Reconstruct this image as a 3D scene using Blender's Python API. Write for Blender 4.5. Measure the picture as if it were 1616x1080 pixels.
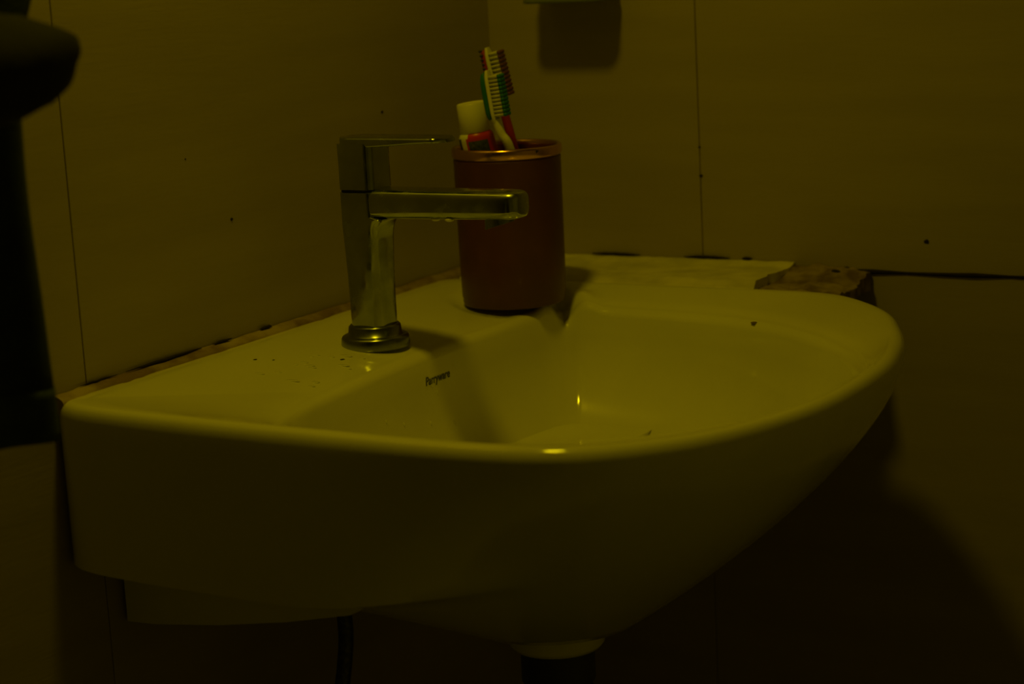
import bpy, bmesh, math, random
from mathutils import Vector, Matrix, noise
from mathutils.bvhtree import BVHTree
random.seed(4)
S = bpy.context.scene
C = S.collection
for o in list(bpy.data.objects):
    bpy.data.objects.remove(o)

# ------------------------------------------------------------------ camera
YAW, PITCH, ROLL, FPX = -2.61003, 0.19682, -0.05334, 3164.64
CAM = Vector((1.64343, 0.973, 0.29778))
d = Vector((math.cos(YAW)*math.cos(PITCH), math.sin(YAW)*math.cos(PITCH), -math.sin(PITCH)))
rt = Vector((math.sin(YAW), -math.cos(YAW), 0)); up = rt.cross(d)
r_ = math.cos(ROLL)*rt + math.sin(ROLL)*up
u_ = -math.sin(ROLL)*rt + math.cos(ROLL)*up
cam = bpy.data.cameras.new('camera')
cam.sensor_fit = 'HORIZONTAL'; cam.sensor_width = 25.5; cam.lens = 25.5*FPX/1616
cam.clip_start = 0.02
cam.dof.use_dof = True; cam.dof.focus_distance = 1.53; cam.dof.aperture_fstop = 4.0
camo = bpy.data.objects.new('camera', cam); C.objects.link(camo)
m = Matrix((r_, u_, -d)).transposed().to_4x4(); m.translation = CAM
camo.matrix_world = m
S.camera = camo
# ------------------------------------------------------------------ light: one dim warm bulb above the basin, out of frame
w = bpy.data.worlds.new('world'); S.world = w; w.use_nodes = True
w.node_tree.nodes['Background'].inputs[0].default_value = (0.010, 0.008, 0.002, 1)
w.node_tree.nodes['Background'].inputs[1].default_value = 0.2
LPOS = (0.58, 0.21, 0.92)
L = bpy.data.lights.new('lamp_bulb', 'AREA'); L.shape = 'DISK'; L.size = 0.10; L.energy = 1.38; L.color = (1.0, 0.735, 0.006)
lo = bpy.data.objects.new('lamp_bulb', L); C.objects.link(lo); lo.location = LPOS
S.view_settings.view_transform = 'Standard'; S.view_settings.look = 'None'
S.view_settings.exposure = 0.0; S.view_settings.gamma = 1.0; S.view_settings.use_curve_mapping = False

# ------------------------------------------------------------------ materials
MATS = {}
def mat(name, col, rough=0.5, metal=0.0, var=0.0, vscale=20.0, col2=None, bump=0.0, bscale=80.0, stretch=(1, 1, 1), coat=0.0, lo_hi=(0.35, 0.65), rvar=0.0):
    M = bpy.data.materials.new(name); M.use_nodes = True; nt = M.node_tree
    b = nt.nodes['Principled BSDF']
    b.inputs['Roughness'].default_value = rough; b.inputs['Metallic'].default_value = metal
    b.inputs['Coat Weight'].default_value = coat; b.inputs['Coat Roughness'].default_value = 0.05
    tc = nt.nodes.new('ShaderNodeTexCoord'); mp = nt.nodes.new('ShaderNodeMapping')
    mp.inputs['Scale'].default_value = stretch
    nt.links.new(tc.outputs['Object'], mp.inputs['Vector'])
    n = nt.nodes.new('ShaderNodeTexNoise'); n.inputs['Scale'].default_value = vscale; n.inputs['Detail'].default_value = 6
    nt.links.new(mp.outputs['Vector'], n.inputs['Vector'])
    cr = nt.nodes.new('ShaderNodeValToRGB'); cr.color_ramp.elements[0].position = lo_hi[0]; cr.color_ramp.elements[1].position = lo_hi[1]
    c2 = col2 if col2 else tuple(c*(1-var) for c in col)
    cr.color_ramp.elements[0].color = (*c2, 1); cr.color_ramp.elements[1].color = (*col, 1)
    nt.links.new(n.outputs['Fac'], cr.inputs['Fac']); nt.links.new(cr.outputs['Color'], b.inputs['Base Color'])
    if rvar:
        mr = nt.nodes.new('ShaderNodeMapRange'); mr.inputs['To Min'].default_value = rough; mr.inputs['To Max'].default_value = rough+rvar
        n3 = nt.nodes.new('ShaderNodeTexNoise'); n3.inputs['Scale'].default_value = 60; n3.inputs['Detail'].default_value = 4
        nt.links.new(tc.outputs['Object'], n3.inputs['Vector']); nt.links.new(n3.outputs['Fac'], mr.inputs['Value'])
        mr.inputs['From Min'].default_value = 0.4; mr.inputs['From Max'].default_value = 0.7
        nt.links.new(mr.outputs['Result'], b.inputs['Roughness'])
    if bump:
        n2 = nt.nodes.new('ShaderNodeTexNoise'); n2.inputs['Scale'].default_value = bscale; n2.inputs['Detail'].default_value = 4
        nt.links.new(mp.outputs['Vector'], n2.inputs['Vector'])
        bp = nt.nodes.new('ShaderNodeBump'); bp.inputs['Strength'].default_value = bump; bp.inputs['Distance'].default_value = 0.001
        nt.links.new(n2.outputs['Fac'], bp.inputs['Height']); nt.links.new(bp.outputs['Normal'], b.inputs['Normal'])
    MATS[name] = M
    return M
mat('ceramic', (0.83, 0.82, 0.80), 0.10, var=0.06, vscale=9, coat=0.3)
mat('tile', (0.41, 0.355, 0.27), 0.42, var=0.10, vscale=14, bump=0.18, bscale=160, stretch=(0.25, 0.25, 2.2))
mat('grout', (0.27, 0.21, 0.15), 0.9, var=0.5, vscale=30)
mat('floor_stone', (0.42, 0.41, 0.34), 0.5, var=0.3, vscale=18)
mat('paint', (0.82, 0.81, 0.72), 0.8, var=0.1)
mat('door_wood', (0.10, 0.07, 0.045), 0.6, var=0.4, vscale=30)
mat('chrome', (0.42, 0.46, 0.50), 0.09, 1.0, var=0.25, vscale=35, rvar=0.25)
mat('chrome_dull', (0.26, 0.28, 0.30), 0.26, 1.0, var=0.3, vscale=60)
mat('dark_gap', (0.012, 0.010, 0.008), 0.8, var=0.3)
mat('cup_red', (0.115, 0.032, 0.016), 0.42, var=0.18, vscale=55, coat=0.05)
mat('cup_inside', (0.16, 0.03, 0.02), 0.6, var=0.2)
mat('brass_rim', (0.75, 0.42, 0.22), 0.22, 1.0, var=0.25, vscale=50)
mat('white_plastic', (0.80, 0.79, 0.76), 0.35, var=0.05)
mat('bristle_white', (0.62, 0.62, 0.58), 0.7, var=0.25, vscale=300)
mat('red_dull', (0.15, 0.045, 0.03), 0.6, var=0.2)
mat('green_rubber', (0.015, 0.17, 0.05), 0.5, var=0.15)
mat('red_rubber', (0.42, 0.03, 0.02), 0.5, var=0.2)
mat('red_print', (0.55, 0.03, 0.02), 0.35, var=0.1)
mat('panel_print', (0.10, 0.12, 0.09), 0.4, var=0.6, vscale=500)
mat('blue_print', (0.03, 0.03, 0.10), 0.4, var=0.1)
mat('black_print', (0.02, 0.02, 0.02), 0.5, var=0.1)
mat('logo_ink', (0.05, 0.055, 0.05), 0.4, var=0.1)
mat('green_cloth', (0.030, 0.048, 0.022), 0.95, var=0.35, vscale=60, bump=0.6, bscale=400)
mat('green_hem', (0.045, 0.072, 0.030), 0.95, var=0.3, vscale=60, bump=0.6, bscale=400)
mat('black_cloth', (0.004, 0.0035, 0.0035), 0.9, var=0.4, vscale=40, bump=0.5, bscale=200)
mat('filler', (0.78, 0.74, 0.66), 0.6, var=0.25, vscale=40, bump=0.5, bscale=90)
mat('sealant', (0.40, 0.31, 0.19), 0.7, col2=(0.19, 0.12, 0.07), vscale=30, bump=0.6, bscale=120, lo_hi=(0.40, 0.62))
mat('mortar', (0.34, 0.26, 0.14), 0.9, col2=(0.15, 0.10, 0.055), vscale=55, bump=0.8, bscale=120, lo_hi=(0.38, 0.62))
mat('mould', (0.022, 0.014, 0.010), 0.9, var=0.4, vscale=90)
mat('pipe_dark', (0.05, 0.05, 0.05), 0.4, 0.0, var=0.3)
mat('hose_steel', (0.12, 0.12, 0.12), 0.45, 1.0, var=0.5, vscale=300)
mat('tray_plastic', (0.52, 0.47, 0.36), 0.4, var=0.08)
mat('tray_edge', (0.16, 0.19, 0.11), 0.35, var=0.1)

# ------------------------------------------------------------------ helpers
def link(name, bm, mt, parent=None, smooth=True, mats=None):
    me = bpy.data.meshes.new(name); bm.to_mesh(me); bm.free()
    for k in (mats or [mt]): me.materials.append(MATS[k])
    if smooth:
        me.polygons.foreach_set('use_smooth', [True]*len(me.polygons))
    o = bpy.data.objects.new(name, me); C.objects.link(o)
    if parent is not None: o.parent = parent
    return o
def sharp(o, ang=40):
    me = o.data
    bm = bmesh.new(); bm.from_mesh(me)
    for e in bm.edges:
        if len(e.link_faces) == 2 and e.calc_face_angle(0) > math.radians(ang): e.smooth = False
    bm.to_mesh(me); bm.free()
    return o
def empty(name, loc, label, cat, group=None):
    o = bpy.data.objects.new(name, None); C.objects.link(o); o.location = loc
    return tag(o, label, cat, group)
def tag(o, label, cat, group=None):
    o['label'] = label; o['category'] = cat
    if group: o['group'] = group
    return o
def box(bm, x0, x1, y0, y1, z0, z1, bev=0.0):
    r = bmesh.ops.create_cube(bm, size=1)
    for v in r['verts']:
        v.co = Vector((x0+(v.co.x+.5)*(x1-x0), y0+(v.co.y+.5)*(y1-y0), z0+(v.co.z+.5)*(z1-z0)))
    if bev:
        es = list({e for v in r['verts'] for e in v.link_edges})
        bmesh.ops.bevel(bm, geom=es, offset=bev, segments=2, affect='EDGES', profile=0.5)
def loft(bm, rings, cap0=True, cap1=True, close=True):
    vs = [[bm.verts.new(p) for p in r] for r in rings]
    n = len(vs[0]); out = []
    for a, b in zip(vs, vs[1:]):
        for i in range(n if close else n-1):
            j = (i+1) % n
            out.append(bm.faces.new((a[i], a[j], b[j], b[i])))
    if cap0: bm.faces.new(list(reversed(vs[0])))
    if cap1: bm.faces.new(vs[-1])
    return vs
def circ(cx, cy, r, z, n=40):
    return [Vector((cx+r*math.cos(2*math.pi*i/n), cy+r*math.sin(2*math.pi*i/n), z)) for i in range(n)]
def rrect(hx, hy, r, n=8):
    """rounded rectangle, 4*(n+1) points ccw"""
    out = []
    for k, (sx, sy) in enumerate(((1, 1), (-1, 1), (-1, -1), (1, -1))):
        for i in range(n+1):
            a = math.pi/2*(k+i/n)
            out.append((sx*(hx-r)+r*math.cos(a), sy*(hy-r)+r*math.sin(a)))
    return out
def tube(bm, pts, rad, n=14, caps=True):
    """rings around a polyline; rad number or list"""
    P = [Vector(p) for p in pts]; rings = []
    ref = Vector((0.31, 0.17, 0.93))
    for i, p in enumerate(P):
        t = (P[min(i+1, len(P)-1)]-P[max(i-1, 0)]).normalized()
        if abs(t.dot(ref)) > .98: ref2 = Vector((1, 0, 0))
        else: ref2 = ref
        a = t.cross(ref2).normalized(); b = t.cross(a)
        r = rad[i] if isinstance(rad, (list, tuple)) else rad
        rings.append([p+a*r*math.cos(2*math.pi*k/n)+b*r*math.sin(2*math.pi*k/n) for k in range(n)])
    loft(bm, rings, caps, caps)
def catmull(pts, sub=8, closed=False):
    P = [Vector(p) for p in pts]; out = []
    n = len(P)
    for i in range(n if closed else n-1):
        p0 = P[(i-1) % n] if closed or i > 0 else P[0]
        p1 = P[i]; p2 = P[(i+1) % n]
        p3 = P[(i+2) % n] if closed or i+2 < n else P[-1]
        for k in range(sub):
            t = k/sub
            out.append(0.5*((2*p1)+(p2-p0)*t+(2*p0-5*p1+4*p2-p3)*t*t+(3*p1-p0-3*p2+p3)*t**3))
    if not closed: out.append(P[-1])
    return out
def sst(a, b, x):
    t = max(0, min(1, (x-a)/(b-a))); return t*t*(3-2*t)

# ------------------------------------------------------------------ the room
RX, RY, Z0, Z1 = 2.0, 1.35, -0.82, 1.60
def structure(name, bm, mt, label=None, cat=None):
    o = link(name, bm, mt, smooth=False); o['kind'] = 'structure'
    if label: o['label'] = label; o['category'] = cat
    return o
TH_ = 0.008
bm = bmesh.new(); box(bm, -0.10, RX, -0.10, -0.0014, Z0, Z1)
wl = structure('wall_left', bm, 'grout', 'beige tiled wall behind the tap', 'wall')
bm = bmesh.new(); box(bm, -0.10, -0.0014, -0.0014, RY, Z0, Z1)
wr = structure('wall_right', bm, 'grout', 'beige tiled wall on the right of the basin', 'wall')
def tiles(parent, axis, cuts, g=0.0010):
    rows = [Z0, -0.6, 0.0, 0.6, 1.2, Z1]
    cache = {}
    for a, b in zip(cuts, cuts[1:]):
        for z0, z1 in zip(rows, rows[1:]):
            wdt, h = round(b-a-g, 4), round(z1-z0-g, 4)
            key = (wdt, h)
            if key not in cache:
                bm = bmesh.new()
                if axis == 'x': box(bm, -wdt/2, wdt/2, -TH_, 0, -h/2, h/2, 0.0006)
                else: box(bm, -TH_, 0, -wdt/2, wdt/2, -h/2, h/2, 0.0006)
                me = bpy.data.meshes.new('tile'); bm.to_mesh(me); bm.free(); me.materials.append(MATS['tile'])
                cache[key] = me
            o = bpy.data.objects.new('tile', cache[key]); C.objects.link(o); o.parent = parent
            c = (a+b)/2
            o.location = (c, 0, (z0+z1)/2) if axis == 'x' else (0, c, (z0+z1)/2)
tiles(wl, 'x', [-0.003, 0.59, 1.19, 1.79, RX])
tiles(wr, 'y', [-0.003, 0.2128, 0.8128, RY])
bm = bmesh.new(); box(bm, RX, RX+.1, -0.1, 0.15, Z0, Z1); box(bm, RX, RX+.1, 0.75, RY+.1, Z0, Z1); box(bm, RX, RX+.1, 0.15, 0.75, Z0+2.0, Z1)
structure('wall_back', bm, 'paint')
bm = bmesh.new(); box(bm, RX+.03, RX+.07, 0.15, 0.75, Z0, Z0+2.0)
structure('door_1', bm, 'door_wood')
bm = bmesh.new(); box(bm, -0.1, RX, RY, RY+.1, Z0, Z1)
structure('wall_front', bm, 'paint')
bm = bmesh.new(); box(bm, -0.1, RX+.1, -0.1, RY+.1, Z0-.1, Z0)
structure('floor', bm, 'floor_stone')
bm = bmesh.new(); box(bm, -0.1, RX+.1, -0.1, RY+.1, Z1, Z1+.1)
structure('ceiling', bm, 'paint')

# ------------------------------------------------------------------ the basin
XC = 0.375
near = [(.248, .002), (.254, .010), (.260, .025), (.264, .05), (.267, .10), (.269, .16), (.270, .23), (.2705, .30), (.269, .35), (.263, .395), (.248, .430), (.222, .459), (.195, .479), (.157, .496), (.110, .509), (.073, .514), (.035, .515)]
far = [(.25, .002), (.266, .012), (.276, .05), (.280, .15), (.281, .25), (.2815, .32), (.279, .362), (.268, .392), (.240, .425), (.205, .453), (.165, .473), (.122, .491), (.08, .503), (.04, .511)]
outer_pts = [(XC+dx, y, 0) for dx, y in near]+[(XC, .5145, 0)]+[(XC-dx, y, 0) for dx, y in reversed(far)]
OUT = [(p.x, p.y) for p in catmull(outer_pts, 6)]
inner_pts = [(.153, .170), (.158, .158), (.170, .150), (.195, .145), (.26, .141), (.33, .138), (.40, .140), (.46, .145), (.51, .151), (.55, .158), (.58, .170), (.598, .190), (.604, .225),
             (.600, .29), (.585, .345), (.555, .395), (.51, .44), (.46, .470), (.41, .483), (.36, .483), (.31, .470), (.26, .440), (.215, .395), (.182, .345), (.163, .29), (.154, .22)]
INN = [(p.x, p.y) for p in catmull([(x, y, 0) for x, y in inner_pts], 6, True)]
CC = Vector((0.38, 0.285))
def radial(poly):
    segs = [(Vector(poly[i])-CC, Vector(poly[(i+1) % len(poly)])-CC) for i in range(len(poly))]
    def f(th):
        dv = Vector((math.cos(th), math.sin(th))); best = 0
        for a, b in segs:
            e = b-a; den = dv.x*e.y-dv.y*e.x
            if abs(den) < 1e-12: continue
            t = (a.x*e.y-a.y*e.x)/den; s = (a.x*dv.y-a.y*dv.x)/den
            if t > 0 and -1e-9 <= s <= 1+1e-9: best = max(best, t)
        return best
    return f
fo, fi = radial(OUT), radial(INN)
ths = [2*math.pi*i/420 for i in range(420)]
for p in (OUT[0], OUT[-1]): ths.append(math.atan2(p[1]-CC.y, p[0]-CC.x) % (2*math.pi))
ths = sorted(ths)
Ov = []; Iv = []; DV = []
for th in ths:
    dv = Vector((math.cos(th), math.sin(th))); DV.append(dv); Ov.append(CC+dv*fo(th)); Iv.append(CC+dv*fi(th))
N = len(ths)
def groove(p, t_=0.0):
    """little drain groove that runs from the back corner of the deck into the bowl"""
    a = Vector((.120, .118)); b = Vector((.178, .176)); ab = (b-a); L_ = ab.length; ab.normalize()
    q = p-a; s = q.dot(ab); t = abs(q.x*ab.y-q.y*ab.x)
    k = math.exp(-(t/.0085)**2)*sst(-.01, .015, s)*(1-sst(L_, L_+.02, s))
    hump = math.exp(-((t-.019)/.009)**2)*sst(.02, .04, s)*(1-sst(L_-.004, L_+.012, s))
    rr_ = (p-Vector((.1689, .1108))).length
    rec = -.0035*(1-sst(.046, .056, rr_))*sst(0, .14, t_)
    return min(rec, -.013*k)+.0050*hump
ZI = -0.024
rings = []
bcx, bcy = .38, .265
# inside of the bowl, from the drain outwards
J = [Vector((bcx+.085*math.cos(th), bcy+.07*math.sin(th))) for th in ths]
rings.append([Vector((bcx+.019*math.cos(t), bcy+.019*math.sin(t), -.156)) for t in ths])
rings.append([Vector((bcx+.05*math.cos(t), bcy+.045*math.sin(t), -.153)) for t in ths])
DB = .122
for k in range(16, 0, -1):
    ph = math.pi/2*k/16.0
    h = math.sin(ph)
    rings.append([Vector((*(Iv[i].lerp(J[i], 1-math.cos(ph)**(1.10+.25*sst(.25, .45, Iv[i].y)))), ZI-.002-DB*h)) for i in range(N)])
RE = .011
def deckz(t, p):
    u = 1-t
    return -.0105*u**1.08-.0020*max(0, (u-.78)/.22)**2+groove(p, t)
for k in range(1, 6):          # rounded lip of the bowl
    an = math.pi/2*(1-k/6)
    ring = []
    for i in range(N):
        p = Iv[i]+DV[i]*RE*(1-math.sin(an)); pe = Iv[i]+DV[i]*RE
        z0_ = deckz(0, pe)
        ring.append(Vector((p.x, p.y, z0_-RE*(1-math.cos(an)))))
    rings.append(ring)
for t in (0, .03, .06, .10, .14, .2, .28, .36, .45, .54, .63, .72, .81, .89):
    ring = []
    for i in range(N):
        a = Iv[i]+DV[i]*RE; b = Ov[i]-DV[i]*.010
        p = a.lerp(b, t); ring.append(Vector((p.x, p.y, deckz(t, p))))
    rings.append(ring)
for ins, z in ((.010, 0), (.007, -.0004), (.0045, -.0014), (.0022, -.0034), (.0008, -.0064), (0, -.010)):
    rings.append([Vector((*(Ov[i]-DV[i]*ins), z)) for i in range(N)])
# outside: skirt at the back half, belly at the front
B = [Vector((XC+.068*math.cos(t), .250+.068*math.sin(t))) for t in ths]
side = [1-sst(.20, .42, Ov[i].y) for i in range(N)]
ZB = -.207
def belly(i, h):
    g = h**1.45
    p = Ov[i].lerp(B[i], g); return Vector((p.x, p.y, -.013+(ZB+.013)*h))
for k in range(1, 11):
    h = .48*k/10
    ring = []
    for i in range(N):
        f = belly(i, h); s = Vector((Ov[i].x, Ov[i].y, -.013-.106*k/10))
        ring.append(f.lerp(s, side[i]))
    rings.append(ring)
last = rings[-1]
for k in range(1, 13):
    q = k/12; ring = []
    for i in range(N):
        f = belly(i, .48+.52*q)
        g = min(1, .06+.94*q) if k > 1 else .07
        p = Ov[i].lerp(B[i], g)
        s = Vector((p.x, max(p.y, .004), -.1205+(ZB+.1205)*(max(0, (q*12-1)/11)**.95)))
        ring.append(f.lerp(s, side[i]))
    rings.append(ring)
rings.append([Vector((XC+.04*math.cos(t), .25+.04*math.sin(t), ZB-.002)) for t in ths])
basin = empty('washbasin', (XC, 0, ZB), 'white ceramic wall-hung washbasin with a rounded front and deep bowl', 'washbasin')
OFF = Vector((-XC, 0, -ZB))
bm = bmesh.new(); loft(bm, rings, False, True)
# drain throat
bmesh.ops.recalc_face_normals(bm, faces=bm.faces)
bvh = BVHTree.FromBMesh(bm)
for v in bm.verts: v.co += OFF
body = link('basin_body', bm, 'ceramic', basin); sharp(body, 50)
def zd(x, y):
    h = bvh.ray_cast(Vector((x, y, .2)), Vector((0, 0, -1)))[0]
    return h.z if h else 0.0
# underside apron
bm = bmesh.new()
prof = [(.004, -.105), (.004, -.178), (.03, -.177), (.09, -.170), (.15, -.160), (.205, -.148), (.24, -.13), (.25, -.105)]
loft(bm, [[Vector((x, y, z))+OFF for y, z in prof] for x in (.185, .190, .570, .575)])
bmesh.ops.recalc_face_normals(bm, faces=bm.faces)
sharp(link('underside_apron', bm, 'ceramic', basin), 30)
# outlet boss
bm = bmesh.new()
loft(bm, [[p+OFF for p in circ(XC, .253, r, z, 48)] for r, z in ((.040, -.185), (.0385, -.210), (.0370, -.226), (.0350, -.2295), (.026, -.2295))], False, True)
link('outlet_boss', bm, 'ceramic', basin)
bm = bmesh.new()
loft(bm, [[p+OFF for p in circ(bcx, bcy, r, z, 40)] for r, z in ((.024, -.1555), (.0235, -.1535), (.019, -.1530), (.016, -.1555), (.015, -.185))], False, False)
link('drain_ring', bm, 'chrome', basin)
# maker's name printed on the back of the bowl
cu = bpy.data.curves.new('logo', 'FONT'); cu.body = 'Parryware'; cu.size = 0.0095; cu.shear = 0.12; cu.offset = 0.0002
to = bpy.data.objects.new('logo_tmp', cu); C.objects.link(to)
bpy.context.view_layer.update()
me = bpy.data.meshes.new_from_object(to.evaluated_get(bpy.context.evaluated_depsgraph_get()))
bpy.data.objects.remove(to)
xs = [v.co.x for v in me.vertices]; wid = max(xs)-min(xs); x0t = min(xs)
bm = bmesh.new(); bm.from_mesh(me)
bmesh.ops.triangulate(bm, faces=bm.faces)
for v in bm.verts:
    wx = .3605-(v.co.x-x0t)/wid*.0360; wz = -.0385+v.co.y*1.0
    h = bvh.ray_cast(Vector((wx, .30, wz)), Vector((0, -1, 0)))
    y = h[0].y if h[0] else .15
    v.co = Vector((wx, y+.0004, wz))+OFF
lg = link('printed_name', bm, 'logo_ink', basin, smooth=False); lg['label'] = 'small dark maker name printed in the bowl'
# specks of dirt on the ceramic
def speck(name, p, nrm, r, mt, parent, off=Vector((0, 0, 0)), fl=.35, seed=0):
    bm = bmesh.new(); bmesh.ops.create_icosphere(bm, subdivisions=2, radius=1)
    q = Vector(nrm).to_track_quat('Z', 'Y')
    for v in bm.verts:
        k = 1+.45*noise.noise(v.co*1.7+Vector((seed*3.1, 0, 0)))
        v.co = q @ Vector((v.co.x*r*k*1.4, v.co.y*r*k, v.co.z*r*fl))+Vector(p)+off
    return link(name, bm, mt, parent)
for i, (x, y, r) in enumerate(((.417, .101, .0016), (.456, .048, .0014), (.449, .060, .0010))):
    speck('dirt_speck', (x, y, zd(x, y)), (0, 0, 1), r, 'mould', basin, OFF, seed=i)
speck('dirt_speck', (.172, .336, zd(.172, .336)), (0, 0, 1), .0028, 'mortar', basin, OFF, .2, 9)
# water drops left on the deck and in the bowl
mat('water', (0.8, 0.8, 0.78), 0.03, coat=1.0)
for i in range(16):
    x = random.uniform(.40, .50); y = random.uniform(.07, .135)
    bm = bmesh.new(); bmesh.ops.create_icosphere(bm, subdivisions=2, radius=1)
    r = random.uniform(.0012, .0034); st = random.uniform(1, 2.6); z = zd(x, y)
    for v in bm.verts: v.co = Vector((x-XC+v.co.x*r*.8, y+v.co.y*r*st, z-ZB+v.co.z*.0006))
    link('water_drop', bm, 'water', basin)
for x, z in ((.345, -.047), (.352, -.040), (.40, -.060), (.362, -.068), (.425, -.052), (.33, -.075)):
    h = bvh.ray_cast(Vector((x, .30, z)), Vector((0, -1, 0)))
    if not h[0]: continue
    bm = bmesh.new(); bmesh.ops.create_icosphere(bm, subdivisions=2, radius=1)
    q = h[1].to_track_quat('Z', 'Y') if h[1].y > 0 else (-h[1]).to_track_quat('Z', 'Y')
    for v in bm.verts: v.co = h[0]+OFF+q @ Vector((v.co.x*.0012, v.co.y*.0018, v.co.z*.0006))
    link('water_drop', bm, 'water', basin)

# ------------------------------------------------------------------ the tap
TX, TY = .363, .096
tz = zd(TX, TY)-.0005
tap = empty('basin_tap', (TX, TY, tz), 'chrome single-lever basin tap with a flat spout, standing on the basin deck', 'tap')
def tp(x, y, z): return Vector((x-TX, y-TY, z-tz))
bm = bmesh.new()
loft(bm, [[tp(p.x, p.y, p.z) for p in circ(TX, TY, r, z, 56)] for r, z in ((.0268, tz), (.0272, tz+.003), (.0268, tz+.0070), (.0260, tz+.0086), (.0240, tz+.0096), (.0212, tz+.0102), (.0205, .0085), (.0190, .0100))])
link('base_ring', bm, 'chrome_dull', tap)
def blendring(hx, hy, r, k, z, yext=0.0, rad=.0178, n=9):
    rr = rrect(hx, hy, r, n); out = []
    for (x, y) in rr:
        a = math.atan2(y, x); cx, cy = rad*math.cos(a), rad*math.sin(a)
        px, py = cx*(1-k)+x*k, cy*(1-k)+y*k
        if py > 0: py += yext*(py/hy)
        out.append(tp(TX+px, TY+py, z))
    return out
bm = bmesh.new(); R = []
for z, k, ye in ((.0092, 0, 0), (.0095, 0, 0), (.03, .10, 0), (.05, .30, 0), (.065, .55, 0), (.078, .8, 0), (.084, .92, .0005), (.088, 1, .0018), (.0915, 1, .004), (.0935, 1, .0065), (.0945, 1, .009)):
    R.append(blendring(.0160, .0160, .0062, k, z, ye))
for z in (.096, .112, .1148): R.append(blendring(.0160, .0160, .0062, 1, z, 0))
R.append(blendring(.0150, .0150, .0055, 1, .1156, 0))
loft(bm, R)
sharp(link('tap_body', bm, 'chrome', tap), 50)
# spout
bm = bmesh.new(); R = []
for i in range(15):
    s = i/14
    if i < 9: y = .096+.114*(i/8); tipk = 0
    else: tipk = (i-8)/6; y = .210+.0265*math.sin(tipk*math.pi/2)
    wd = .0155-.0012*min(1, i/8)
    if tipk: wd = max(.0030, wd*(1-tipk**3.2)**.5) if tipk < 1 else .0045
    zt = .1172-.0003*min(1, i/8)-(.0022*tipk**3); zb = .0945+.0012*min(1, i/8)+(.0030*tipk**3)
    rr = rrect(wd, (zt-zb)/2, min(.0062, wd*.9, (zt-zb)/2*.9), 6)
    R.append([tp(TX-x, y, (zt+zb)/2+zz) for x, zz in rr])
loft(bm, R)
bmesh.ops.recalc_face_normals(bm, faces=bm.faces)
sp = sharp(link('spout', bm, 'chrome', tap), 45)
bm = bmesh.new()
loft(bm, [[tp(TX+.0105*math.cos(a), .2150+.0115*math.sin(a), z+(math.sin(a)*sl)) for a in [2*math.pi*i/32 for i in range(32)]] for z, sl in ((.0985, 0), (.0945, .0), (.0905, .0034))])
bmesh.ops.recalc_face_normals(bm, faces=bm.faces)
sharp(link('aerator', bm, 'chrome_dull', sp), 40)
# lever
bm = bmesh.new()
R = [[tp(TX+x*s, TY+y*s, z) for x, y in rrect(.0160, .0160, .0062, 9)] for s, z in ((.93, .1160), (.96, .1168), (1, .1172), (1.0, .135), (1.01, .1525))]
loft(bm, R); sharp(link('handle_block', bm, 'chrome', tap), 50)
bm = bmesh.new(); R = []
for i in range(16):
    s = i/15; y = TY-.0165+.0965*s
    wd = .0162-.0015*s
    e = min(s/.06, 1, (1-s)/.07+.0)
    wd2 = wd*(1-.55*(1-min(1, e))**2)
    zt = .1572-.0004*s; zb = .1498+.0032*sst(.25, 1, s)
    if s > .95: zt -= .0008
    rr = rrect(wd2, (zt-zb)/2, min(.0019, (zt-zb)/2*.9), 4)
    R.append([tp(TX-x, y, (zt+zb)/2+zz) for x, zz in rr])
loft(bm, R); bmesh.ops.recalc_face_normals(bm, faces=bm.faces)
sharp(link('lever', bm, 'chrome', tap), 50)
bm = bmesh.new(); loft(bm, [[tp(TX+x*.95, TY+y*.95, z) for x, y in rrect(.0160, .0160, .0062, 9)] for z in (.1153, .1172)])
link('seam_gap_shade', bm, 'dark_gap', tap)  # near-black slab: shade of the gap between body and handle, put in as colour
for (y, x) in ((.165, .010), (.178, .0115)):   # drops hanging under the spout
    bm = bmesh.new(); bmesh.ops.create_icosphere(bm, subdivisions=2, radius=1)
    for v in bm.verts: v.co = tp(TX+x+v.co.x*.0028, y+v.co.y*.0040, .0955+v.co.z*.0016)
    link('water_drop', bm, 'water', sp)

# ------------------------------------------------------------------ tumbler with brushes and paste
E_ = Vector((-.50688, .86202, 0)); NV = Vector((.86202, .50688, 0)); CUP = Vector((.1689, .1108, 0))
cz = max(zd(CUP.x+.040*math.cos(a), CUP.y+.040*math.sin(a)) for a in [i*.1 for i in range(63)])
cz = min(cz, -.0072)
def cl(a, b, z): return CUP+E_*(a*1.016)+NV*b+Vector((0, 0, z-.0022))
cup = empty('toothbrush_tumbler', (CUP.x, CUP.y, cz), 'red-brown toothbrush tumbler with a brass rim in the deck corner', 'tumbler')
K0 = Vector((CUP.x, CUP.y, cz))
bm = bmesh.new()
H = .1266
prof = [(.0400, cz), (.0430, cz+.0006), (.0442, cz+.003), (.0441, cz+.006), (.0448, cz+.0075), (.0453, cz+.03), (.0456, cz+.07), (.0459, H-.010), (.0461, H-.0085), (.0450, H-.0075), (.0451, H-.001)]
loft(bm, [[p-K0 for p in circ(CUP.x, CUP.y, r, z, 72)] for r, z in prof], True, False)
sharp(link('cup_wall', bm, 'cup_red', cup), 40)
bm = bmesh.new()
loft(bm, [[p-K0 for p in circ(CUP.x, CUP.y, r, z, 72)] for r, z in ((.0424, H-.002), (.0420, .06), (.0412, cz+.004), (.002, cz+.0035))], False, True)
link('cup_lining', bm, 'cup_inside', cup)
bm = bmesh.new()
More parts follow.
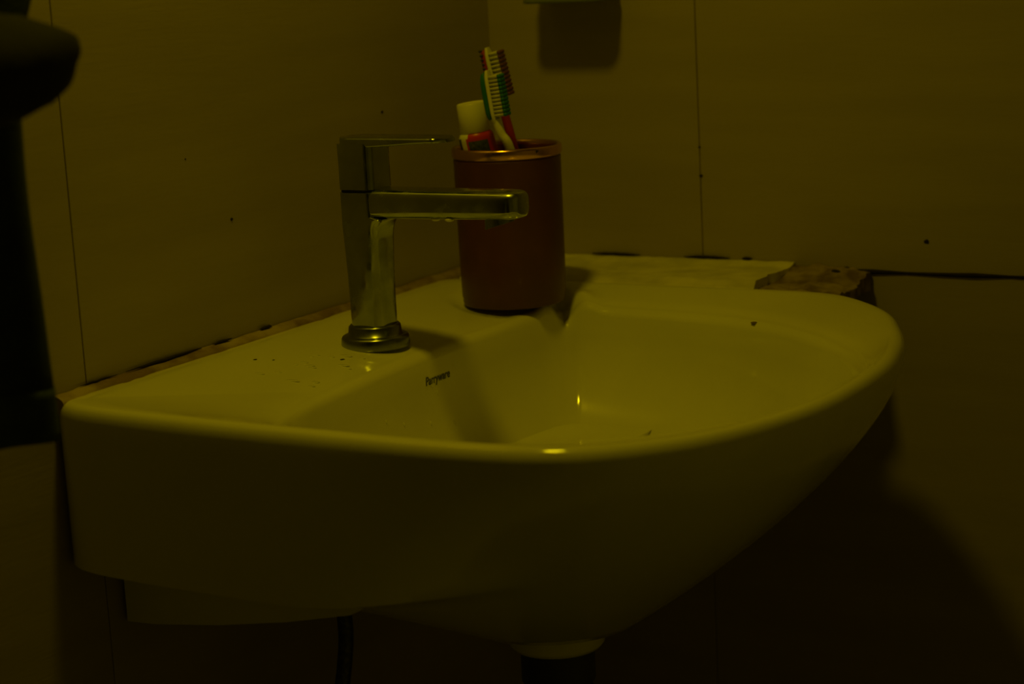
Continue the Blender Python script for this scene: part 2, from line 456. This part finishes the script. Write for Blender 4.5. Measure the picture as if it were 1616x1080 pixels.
loft(bm, [[p-K0 for p in circ(CUP.x, CUP.y, r, z, 96)] for r, z in ((.0428, H-.003), (.0428, H+.0005), (.0436, H+.0018), (.0452, H+.0022), (.0467, H+.0014), (.0472, H-.0005), (.0471, H-.005), (.0463, H-.0065), (.0450, H-.0066))], False, False)
sharp(link('brass_rim', bm, 'brass_rim', cup), 50)
sp_ = speck('rim_dent', cl(.0235, .0402, H+.0012), NV, .0016, 'mould', cup, -K0, .3, 3)

def brush(label, path, head0, head1, vdir, colm, dots=False, tipm=None, handm='white_plastic'):
    P = [cl(*p) for p in path]; h0 = cl(*head0); h1 = cl(*head1)
    base = P[0]
    t = empty('toothbrush', base, label, 'toothbrush', 'toothbrushes in the tumbler')
    u = (h1-h0).normalized()
    v = (E_*vdir[0]+NV*vdir[1]); v = (v-u*v.dot(u)).normalized(); ww = u.cross(v)
    pts = catmull(P+[h0], 6)
    bm = bmesh.new(); n = len(pts)
    tube(bm, [p-base for p in pts], [.0041-.0004*i/(n-1) for i in range(n)], 12)
    link('handle', bm, handm, t)
    Ln = (h1-h0).length
    def slab(name, v0, v1, hw, s0, s1, mt, taper=.55, par=None, slant=0.0):
        bm = bmesh.new(); R = []
        K = 10
        for i in range(K+1):
            q = i/K; s = s0+(s1-s0)*q
            k = 1-(1-taper)*(abs(2*q-1)**5)
            R.append([h0-base+u*(s+slant*zz)+v*((v0+v1)/2+zz)+ww*x for x, zz in rrect(hw*k, abs(v1-v0)/2*(1-.25*abs(2*q-1)**6), min(abs(v1-v0)*.3, hw*k*.6), 3)])
        loft(bm, R); bmesh.ops.recalc_face_normals(bm, faces=bm.faces)
        return sharp(link(name, bm, mt, par or t), 50)
    hd = slab('head_plate', -.0014, .0018, .0058, -.004, Ln, 'white_plastic')
    bk = slab('head_back', -.0062, -.0014, .0056, .0005, Ln-.002, colm, .5, None, .6)
    if dots:
        for k in range(5):
            q = (.62+.085*k)*Ln
            p = h0-base+u*q+v*(-.0042)-ww*.0056*(1 if ww.dot(NV) < 0 else -1)
            s_ = speck('grip_dot', p, NV, .0012, 'black_print', bk, Vector((0, 0, 0)), .5, k)
    # bristle tufts: rows along the head
    rows = 11; cols = 3
    for i in range(rows):
        s = .003+(Ln-.009)*i/(rows-1)
        for j in range(cols):
            wv = (j-1)*.0036
            bm = bmesh.new()
            R = []
            for q, rr in ((0, .00125), (.5, .00135), (1, .0015)):
                c = h0-base+u*s+ww*wv+v*(.0018+.0085*q)
                R.append([c+u*rr*math.cos(2*math.pi*k/7)+ww*rr*math.sin(2*math.pi*k/7) for k in range(7)])
            loft(bm, R); link('bristle_tuft', bm, 'bristle_white', hd)
            bm = bmesh.new(); R = []
            for q, rr in ((0, .0016), (.7, .0018), (1, .0012)):
                c = h0-base+u*s+ww*wv+v*(.0102+.0028*q)
                R.append([c+u*rr*math.cos(2*math.pi*k/7)+ww*rr*math.sin(2*math.pi*k/7) for k in range(7)])
            loft(bm, R); link('tuft_tip', bm, tipm or colm, hd)
    return t
brush('white toothbrush with a green back and green bristle tips, nearest in the tumbler',
      [(.027, -.012, .006), (.016, .010, .070), (.0030, .0290, .1290), (-.0035, .031, .143)], (-.0078, .0315, .1560), (-.0128, .0315, .1965), (.90, .42), 'green_rubber')
brush('red-handled toothbrush with a white head, tallest in the tumbler',
      [(.024, -.020, .006), (.016, -.012, .070), (.0060, -.004, .128), (.0015, -.003, .150)], (-.0035, -.002, .1700), (-.0120, -.002, .2135), (.90, .42), 'red_rubber', True, 'red_dull', 'red_rubber')

# toothpaste tube
t0 = cl(-.004, .000, .006)
tube_o = empty('toothpaste_tube', t0, 'red toothpaste tube with a white cap leaning in the tumbler', 'toothpaste')
top = cl(-.0278, .013, .1690); ax = (cl(-.0252, .0125, .1455)-top).normalized()     # pointing down
side_v = (E_-ax*E_.dot(ax)).normalized(); fr_v = side_v.cross(ax)
if fr_v.dot(NV) < 0: fr_v = -fr_v
def tring(dist, ra, rb, n=48, sh=Vector((0, 0, 0))):
    c = top+ax*dist+sh-t0
    return [c+side_v*ra*math.cos(2*math.pi*k/n)+fr_v*rb*math.sin(2*math.pi*k/n) for k in range(n)]
bm = bmesh.new()
loft(bm, [tring(0.0006, .0108, .0108), tring(0, .0116, .0116), tring(.0008, .0122, .0122), tring(.024, .0128, .0128), tring(.0246, .0122, .0122)])
sharp(link('cap', bm, 'white_plastic', tube_o), 50)
bm = bmesh.new(); Ltube = .160
sec = [(.0235, .0110, .0110), (.0262, .0138, .0132), (.0285, .0148, .0140), (.031, .0150, .0140), (.042, .0152, .0138), (.06, .0160, .0125), (.09, .0175, .0095), (.12, .0190, .0055), (.150, .0200, .0014), (.160, .0202, .0008)]
drift = lambda s: E_*(.012*max(0, (s-.03)/.13))+NV*(-.012*max(0, (s-.03)/.13))
vs = loft(bm, [tring(s, a, b, 48, drift(s)) for s, a, b in sec])
bm.faces.ensure_lookup_table()
for f in bm.faces:
    c = f.calc_center_median()+t0-top
    s = c.dot(ax); rel = c-ax*s-drift(s)
    a = math.degrees(math.atan2(rel.dot(fr_v), rel.dot(side_v)))     # 90 = towards the viewer's side, 180 = left
    if s < .0275: f.material_index = 1 if a > 120 else 0
    elif a > 152 or a < -150: f.material_index = 3
    elif a > 128: f.material_index = 1
    elif 50 < a < 120 and s > .0305: f.material_index = 2
    else: f.material_index = 0
link('tube_body', bm, 'red_print', tube_o, mats=['red_print', 'white_plastic', 'panel_print', 'blue_print'])

# ------------------------------------------------------------------ fillings between basin and walls
def strip(name, x0, x1, y0, y1, nx, ny, zf, mt, label, cat, zb=-.012, shape=None):
    bm = bmesh.new(); top_ = []
    for i in range(nx+1):
        row = []
        for j in range(ny+1):
            x = x0+(x1-x0)*i/nx; y = y0+(y1-y0)*j/ny
            if shape: x, y = shape(x, y, i/nx, j/ny)
            row.append(Vector((x, y, zf(x, y, i/nx, j/ny))))
        top_.append(row)
    T = [[bm.verts.new(p) for p in r] for r in top_]
    Bt = [[bm.verts.new((p.x, p.y, min(zb, p.z-.002))) for p in r] for r in top_]
    for i in range(nx):
        for j in range(ny):
            bm.faces.new((T[i][j], T[i+1][j], T[i+1][j+1], T[i][j+1]))
            bm.faces.new((Bt[i][j], Bt[i][j+1], Bt[i+1][j+1], Bt[i+1][j]))
    for i in range(nx):
        bm.faces.new((T[i][0], Bt[i][0], Bt[i+1][0], T[i+1][0])); bm.faces.new((T[i][ny], T[i+1][ny], Bt[i+1][ny], Bt[i][ny]))
    for j in range(ny):
        bm.faces.new((T[0][j], T[0][j+1], Bt[0][j+1], Bt[0][j])); bm.faces.new((T[nx][j], Bt[nx][j], Bt[nx][j+1], T[nx][j+1]))
    bmesh.ops.recalc_face_normals(bm, faces=bm.faces)
    cx, cy = (x0+x1)/2, (y0+y1)/2
    for v in bm.verts: v.co -= Vector((cx, cy, zb))
    o = link(name, bm, mt); o.location = (cx, cy, zb); sharp(o, 60)
    return tag(o, label, cat)
def nz(x, y, s, k=0): return noise.noise(Vector((x*s, y*s, k)))
fs = strip('filler_strip', .0008, .112, .012, .302, 40, 90,
      lambda x, y, a, b: (.0005+.006*(1-sst(0, .30, a))+.0036*sst(.1, .3, a)*(1-sst(.75, .93, a))-.006*sst(.90, 1.0, a)+.0006*nz(x, y, 60)+.0004*nz(x, y, 150, 3)),
      'filler', 'smooth white filler strip between the basin and the right wall', 'filler',
      shape=lambda x, y, a, b: (x-.010*sst(.15, .0, b)*a, y+(.007*nz(x, 0, 45, 5)+.002*nz(x, 0, 120, 8))*sst(.8, 1, b)))
ms = strip('broken_mortar', .0008, .100, .300, .372, 36, 40,
      lambda x, y, a, b: (-.004+.0075*(1-sst(0, .5, a))+.0026*nz(x, y, 60, 2)+.0015*nz(x, y, 150, 4)-.004*sst(.75, 1, b)),
      'mortar', 'crumbling brown mortar patch where the filler strip ends', 'mortar', zb=-.016,
      shape=lambda x, y, a, b: (x-a*.02*sst(.5, 1, b)+a*.004*nz(y, 1, 90), y+.005*nz(x, 0, 90, 5)*sst(.8, 1, b)))
speck('hole', (.010, .345, .0015), (0, 0, 1), .006, 'mould', ms, Vector((0, 0, 0))-ms.location, .3, 5)
speck('hole', (.003, .352, -.003), (1, 0, 0), .007, 'mould', ms, Vector((0, 0, 0))-ms.location, .3, 6)
sb = strip('sealant_bead', .016, .626, .0006, .0105, 260, 8,
      lambda x, y, a, b: (.0048*math.sqrt(max(0, 1-b*b))*(.85+.30*nz(x, 0, 25)+.12*nz(x, y, 60))-.0015*b),
      'sealant', 'dirty brown sealant bead between the basin deck and the tap wall', 'sealant', zb=-.010,
      shape=lambda x, y, a, b: (x, y*(1+.5*b*nz(x, 0, 30, 7)+.3*b*nz(x, 0, 90, 9))))
for i, (x0, x1, hh) in enumerate(((.550, .462, .0013), (.448, .424, .0012), (.388, .372, .0016), (.600, .560, .0009))):
    bm = bmesh.new()
    pts = [(x0+(x1-x0)*k/14, .0022+.0008*nz(x0+k*.004, 0, 140, 3), .0050+.0006*nz(x0+k*.003, 0, 120)) for k in range(15)]
    tube(bm, [Vector(p)-Vector(sb.location) for p in pts], [hh*(.15+.85*math.sin(math.pi*(k+.3)/14.6)) for k in range(15)], 8)
    link('mould_crack', bm, 'mould', sb)
for i, (y0, y1) in enumerate(((.100, .150), (.195, .240), (.252, .262))):
    bm = bmesh.new()
    pts = [(.0024, y0+(y1-y0)*k/12, .0080+.0006*nz(y0+k*.01, 0, 90)) for k in range(13)]
    tube(bm, [Vector(p)-Vector(fs.location) for p in pts], [.0017*(.2+.8*math.sin(math.pi*(k+.3)/12.6)) for k in range(13)], 8)
    link('mould_crack', bm, 'mould', fs)
# dark open joint on the right wall
bm = bmesh.new(); pts = [(.0004, .345+.03*k, .0002*math.sin(k*1.7)) for k in range(14)]
tube(bm, pts, [.0016+.0006*math.sin(k*2.1) for k in range(14)], 6); link('open_joint', bm, 'mould', wr)
for i, (p, n_, r) in enumerate((((.0003, .423, .028), (1, 0, 0), .0018), ((.0003, .2135, .082), (1, 0, 0), .0014), ((.0003, .213, .108), (1, 0, 0), .0010))):
    speck('dirt_speck', p, n_, r, 'mould', wr, seed=i)
for i, (p, r) in enumerate((((.410, .0003, .097), .0012), ((.190, .0003, .159), .0012), ((.46, .0003, .150), .0006))):
    speck('dirt_speck', p, (0, 1, 0), r, 'mould', wl, seed=i+4)

# ------------------------------------------------------------------ small wall holder at the top edge
tray = empty('wall_holder', (0.0, .085, .243), 'small beige wall-mounted holder peeking in at the top edge above the tumbler', 'holder')
def prism(rr, z0, z1, parent, name, mt, rot=0.0, sc=1.0):
    bm = bmesh.new()
    ca, sa = math.cos(rot), math.sin(rot)
    R = []
    for k, z in ((.97, z0), (1, z0+.001), (1, z1-.001), (.97, z1)):
        R.append([Vector(((x*k*sc)*ca-(y*k*sc)*sa+.026, (x*k*sc)*sa+(y*k*sc)*ca+.017, z)) for x, y in rr])
    loft(bm, R); return sharp(link(name, bm, mt, parent), 40)
prism(rrect(.025, .040, .012, 8), -.001, .003, tray, 'base_plate', 'tray_edge')
prism(rrect(.024, .039, .012, 8), .003, .032, tray, 'tray', 'tray_plastic')

# ------------------------------------------------------------------ drain pipe and supply hose under the basin
dp = empty('drain_pipe', (XC, .253, Z0), 'dark drain pipe under the outlet of the basin', 'pipe')
bm = bmesh.new(); loft(bm, [[p-Vector((XC, .253, Z0)) for p in circ(XC, .253, r, z, 36)] for r, z in ((.0285, -.2298), (.0285, -.257), (.024, -.259), (.024, -.44), (.024, Z0))])
sharp(link('pipe', bm, 'pipe_dark', dp), 40)
bm = bmesh.new(); loft(bm, [[p-Vector((XC, .253, Z0)) for p in circ(XC, .253, r, z, 12)] for r, z in ((.030, -.268), (.032, -.272), (.032, -.300), (.030, -.304))])
link('union_nut', bm, 'pipe_dark', dp, smooth=False)
hz = empty('supply_hose', (.49, .004, -.42), 'thin dark supply hose hanging below the basin by the wall', 'hose')
bm = bmesh.new(); tube(bm, [p-Vector((.49, .004, -.42)) for p in catmull([(.440, .10, -.182), (.445, .105, -.23), (.468, .10, -.30), (.488, .06, -.38), (.49, .03, -.42), (.49, .004, -.42)], 8)], .006, 12)
link('hose', bm, 'hose_steel', hz)
bm = bmesh.new(); tube(bm, [Vector((0, .0, 0)), Vector((0, .006, 0)), Vector((0, .0061, 0)), Vector((0, .03, 0))], [.022, .022, .012, .012], 20)
link('wall_valve', bm, 'chrome_dull', hz)

# ------------------------------------------------------------------ towel rail, green towel, black bundle
rail = empty('towel_rail', (.90, 0, .56), 'thin chrome towel rail on the tap wall above the green towel', 'rail')
bm = bmesh.new(); tube(bm, [(-.19, .135, 0), (.30, .135, 0)], .007, 14); link('bar', bm, 'chrome_dull', rail)
for x in (-.185, .295):
    bm = bmesh.new(); tube(bm, [(x, 0.0, 0), (x, .004, 0), (x, .0041, 0), (x, .135, 0)], [.02, .02, .008, .008], 14); link('bracket', bm, 'chrome_dull', rail)
towel = empty('hanging_towel', (.90, .135, .03), 'dark green towel hanging on the tap wall left of the basin', 'towel')
K1 = Vector((.90, .135, .03))
def towel_pt(s, t, off=0):
    """s 0..1 across x, t path: 0 front hem -> top -> back hem"""
    xl = .784-.003*sst(.25, 0, t)+.003*sst(.1, .25, t)-.020*sst(.32, .42, t)+.003*math.sin(t*9); x = xl+(1.09-xl)*s
    if t < .82:
        z = .024+(.568-.024)*(t/.82); y = .146+.010*math.sin(s*17+.6)*(1-.5*t/.82)+.004*math.sin(s*41+t*3)
        z += .016*s*(1-t/.82)
    elif t < .88:
        a = (t-.82)/.06*math.pi; z = .568+.008*math.sin(a); y = .135+.0105*math.cos(a)
    else:
        q = (t-.88)/.12; z = .568-.12*q; y = .1245-.004*math.sin(s*15)*q
    return Vector((x, y, z))
def towel_mesh(name, t0_, t1_, nt_, mt, th=.004, par=towel, puff=0.0):
    bm = bmesh.new(); ns = 60
    F = [[towel_pt(i/ns, t0_+(t1_-t0_)*j/nt_)+Vector((0, puff, 0))-K1 for i in range(ns+1)] for j in range(nt_+1)]
    V1 = [[bm.verts.new(p) for p in r] for r in F]
    for j in range(nt_):
        for i in range(ns): bm.faces.new((V1[j][i], V1[j][i+1], V1[j+1][i+1], V1[j+1][i]))
    bmesh.ops.recalc_face_normals(bm, faces=bm.faces)
    bmesh.ops.solidify(bm, geom=bm.faces[:], thickness=th)
    return link(name, bm, mt, par)
towel_mesh('cloth', .045, 1.0, 60, 'green_cloth')
towel_mesh('hem_band', 0.0, .047, 6, 'green_hem', .0055, puff=.0008)
bun = empty('black_bundle', (.90, .215, .235), 'rounded black bundle hanging in front of the green towel', 'bundle')
bm = bmesh.new()
K2 = Vector((.90, .215, .235)); R = []
stations = [(.789, .252, .004, .006), (.792, .2525, .013, .014), (.800, .2535, .021, .021), (.812, .2535, .0265, .026), (.830, .2535, .0295, .030), (.855, .254, .031, .032), (.89, .256, .032, .033), (.93, .258, .031, .033), (.97, .260, .027, .030), (1.0, .262, .018, .02), (1.01, .262, .006, .007)]
for x, z, hy, hzv in stations:
    ring = []
    for k in range(40):
        a = 2*math.pi*k/40
        c_, s_2 = math.cos(a), math.sin(a)
        kf = 1+.05*math.sin(a*5+x*60)+.04*nz(x*6, a, 3, 2)
        ring.append(Vector((x+.029+(.012*(-s_2) if x < .86 else 0), .215+hy*c_*kf, z-.0085+hzv*.92*s_2*kf))-K2)
    R.append(ring)
loft(bm, R); link('bundle_cloth', bm, 'black_cloth', bun)
bm = bmesh.new(); tube(bm, [p-K2 for p in catmull([(.93, .20, .280), (.94, .182, .36), (.945, .168, .48), (.945, .160, .565), (.945, .135, .580), (.945, .118, .56)], 8)], .006, 10)
link('strap', bm, 'black_cloth', bun)
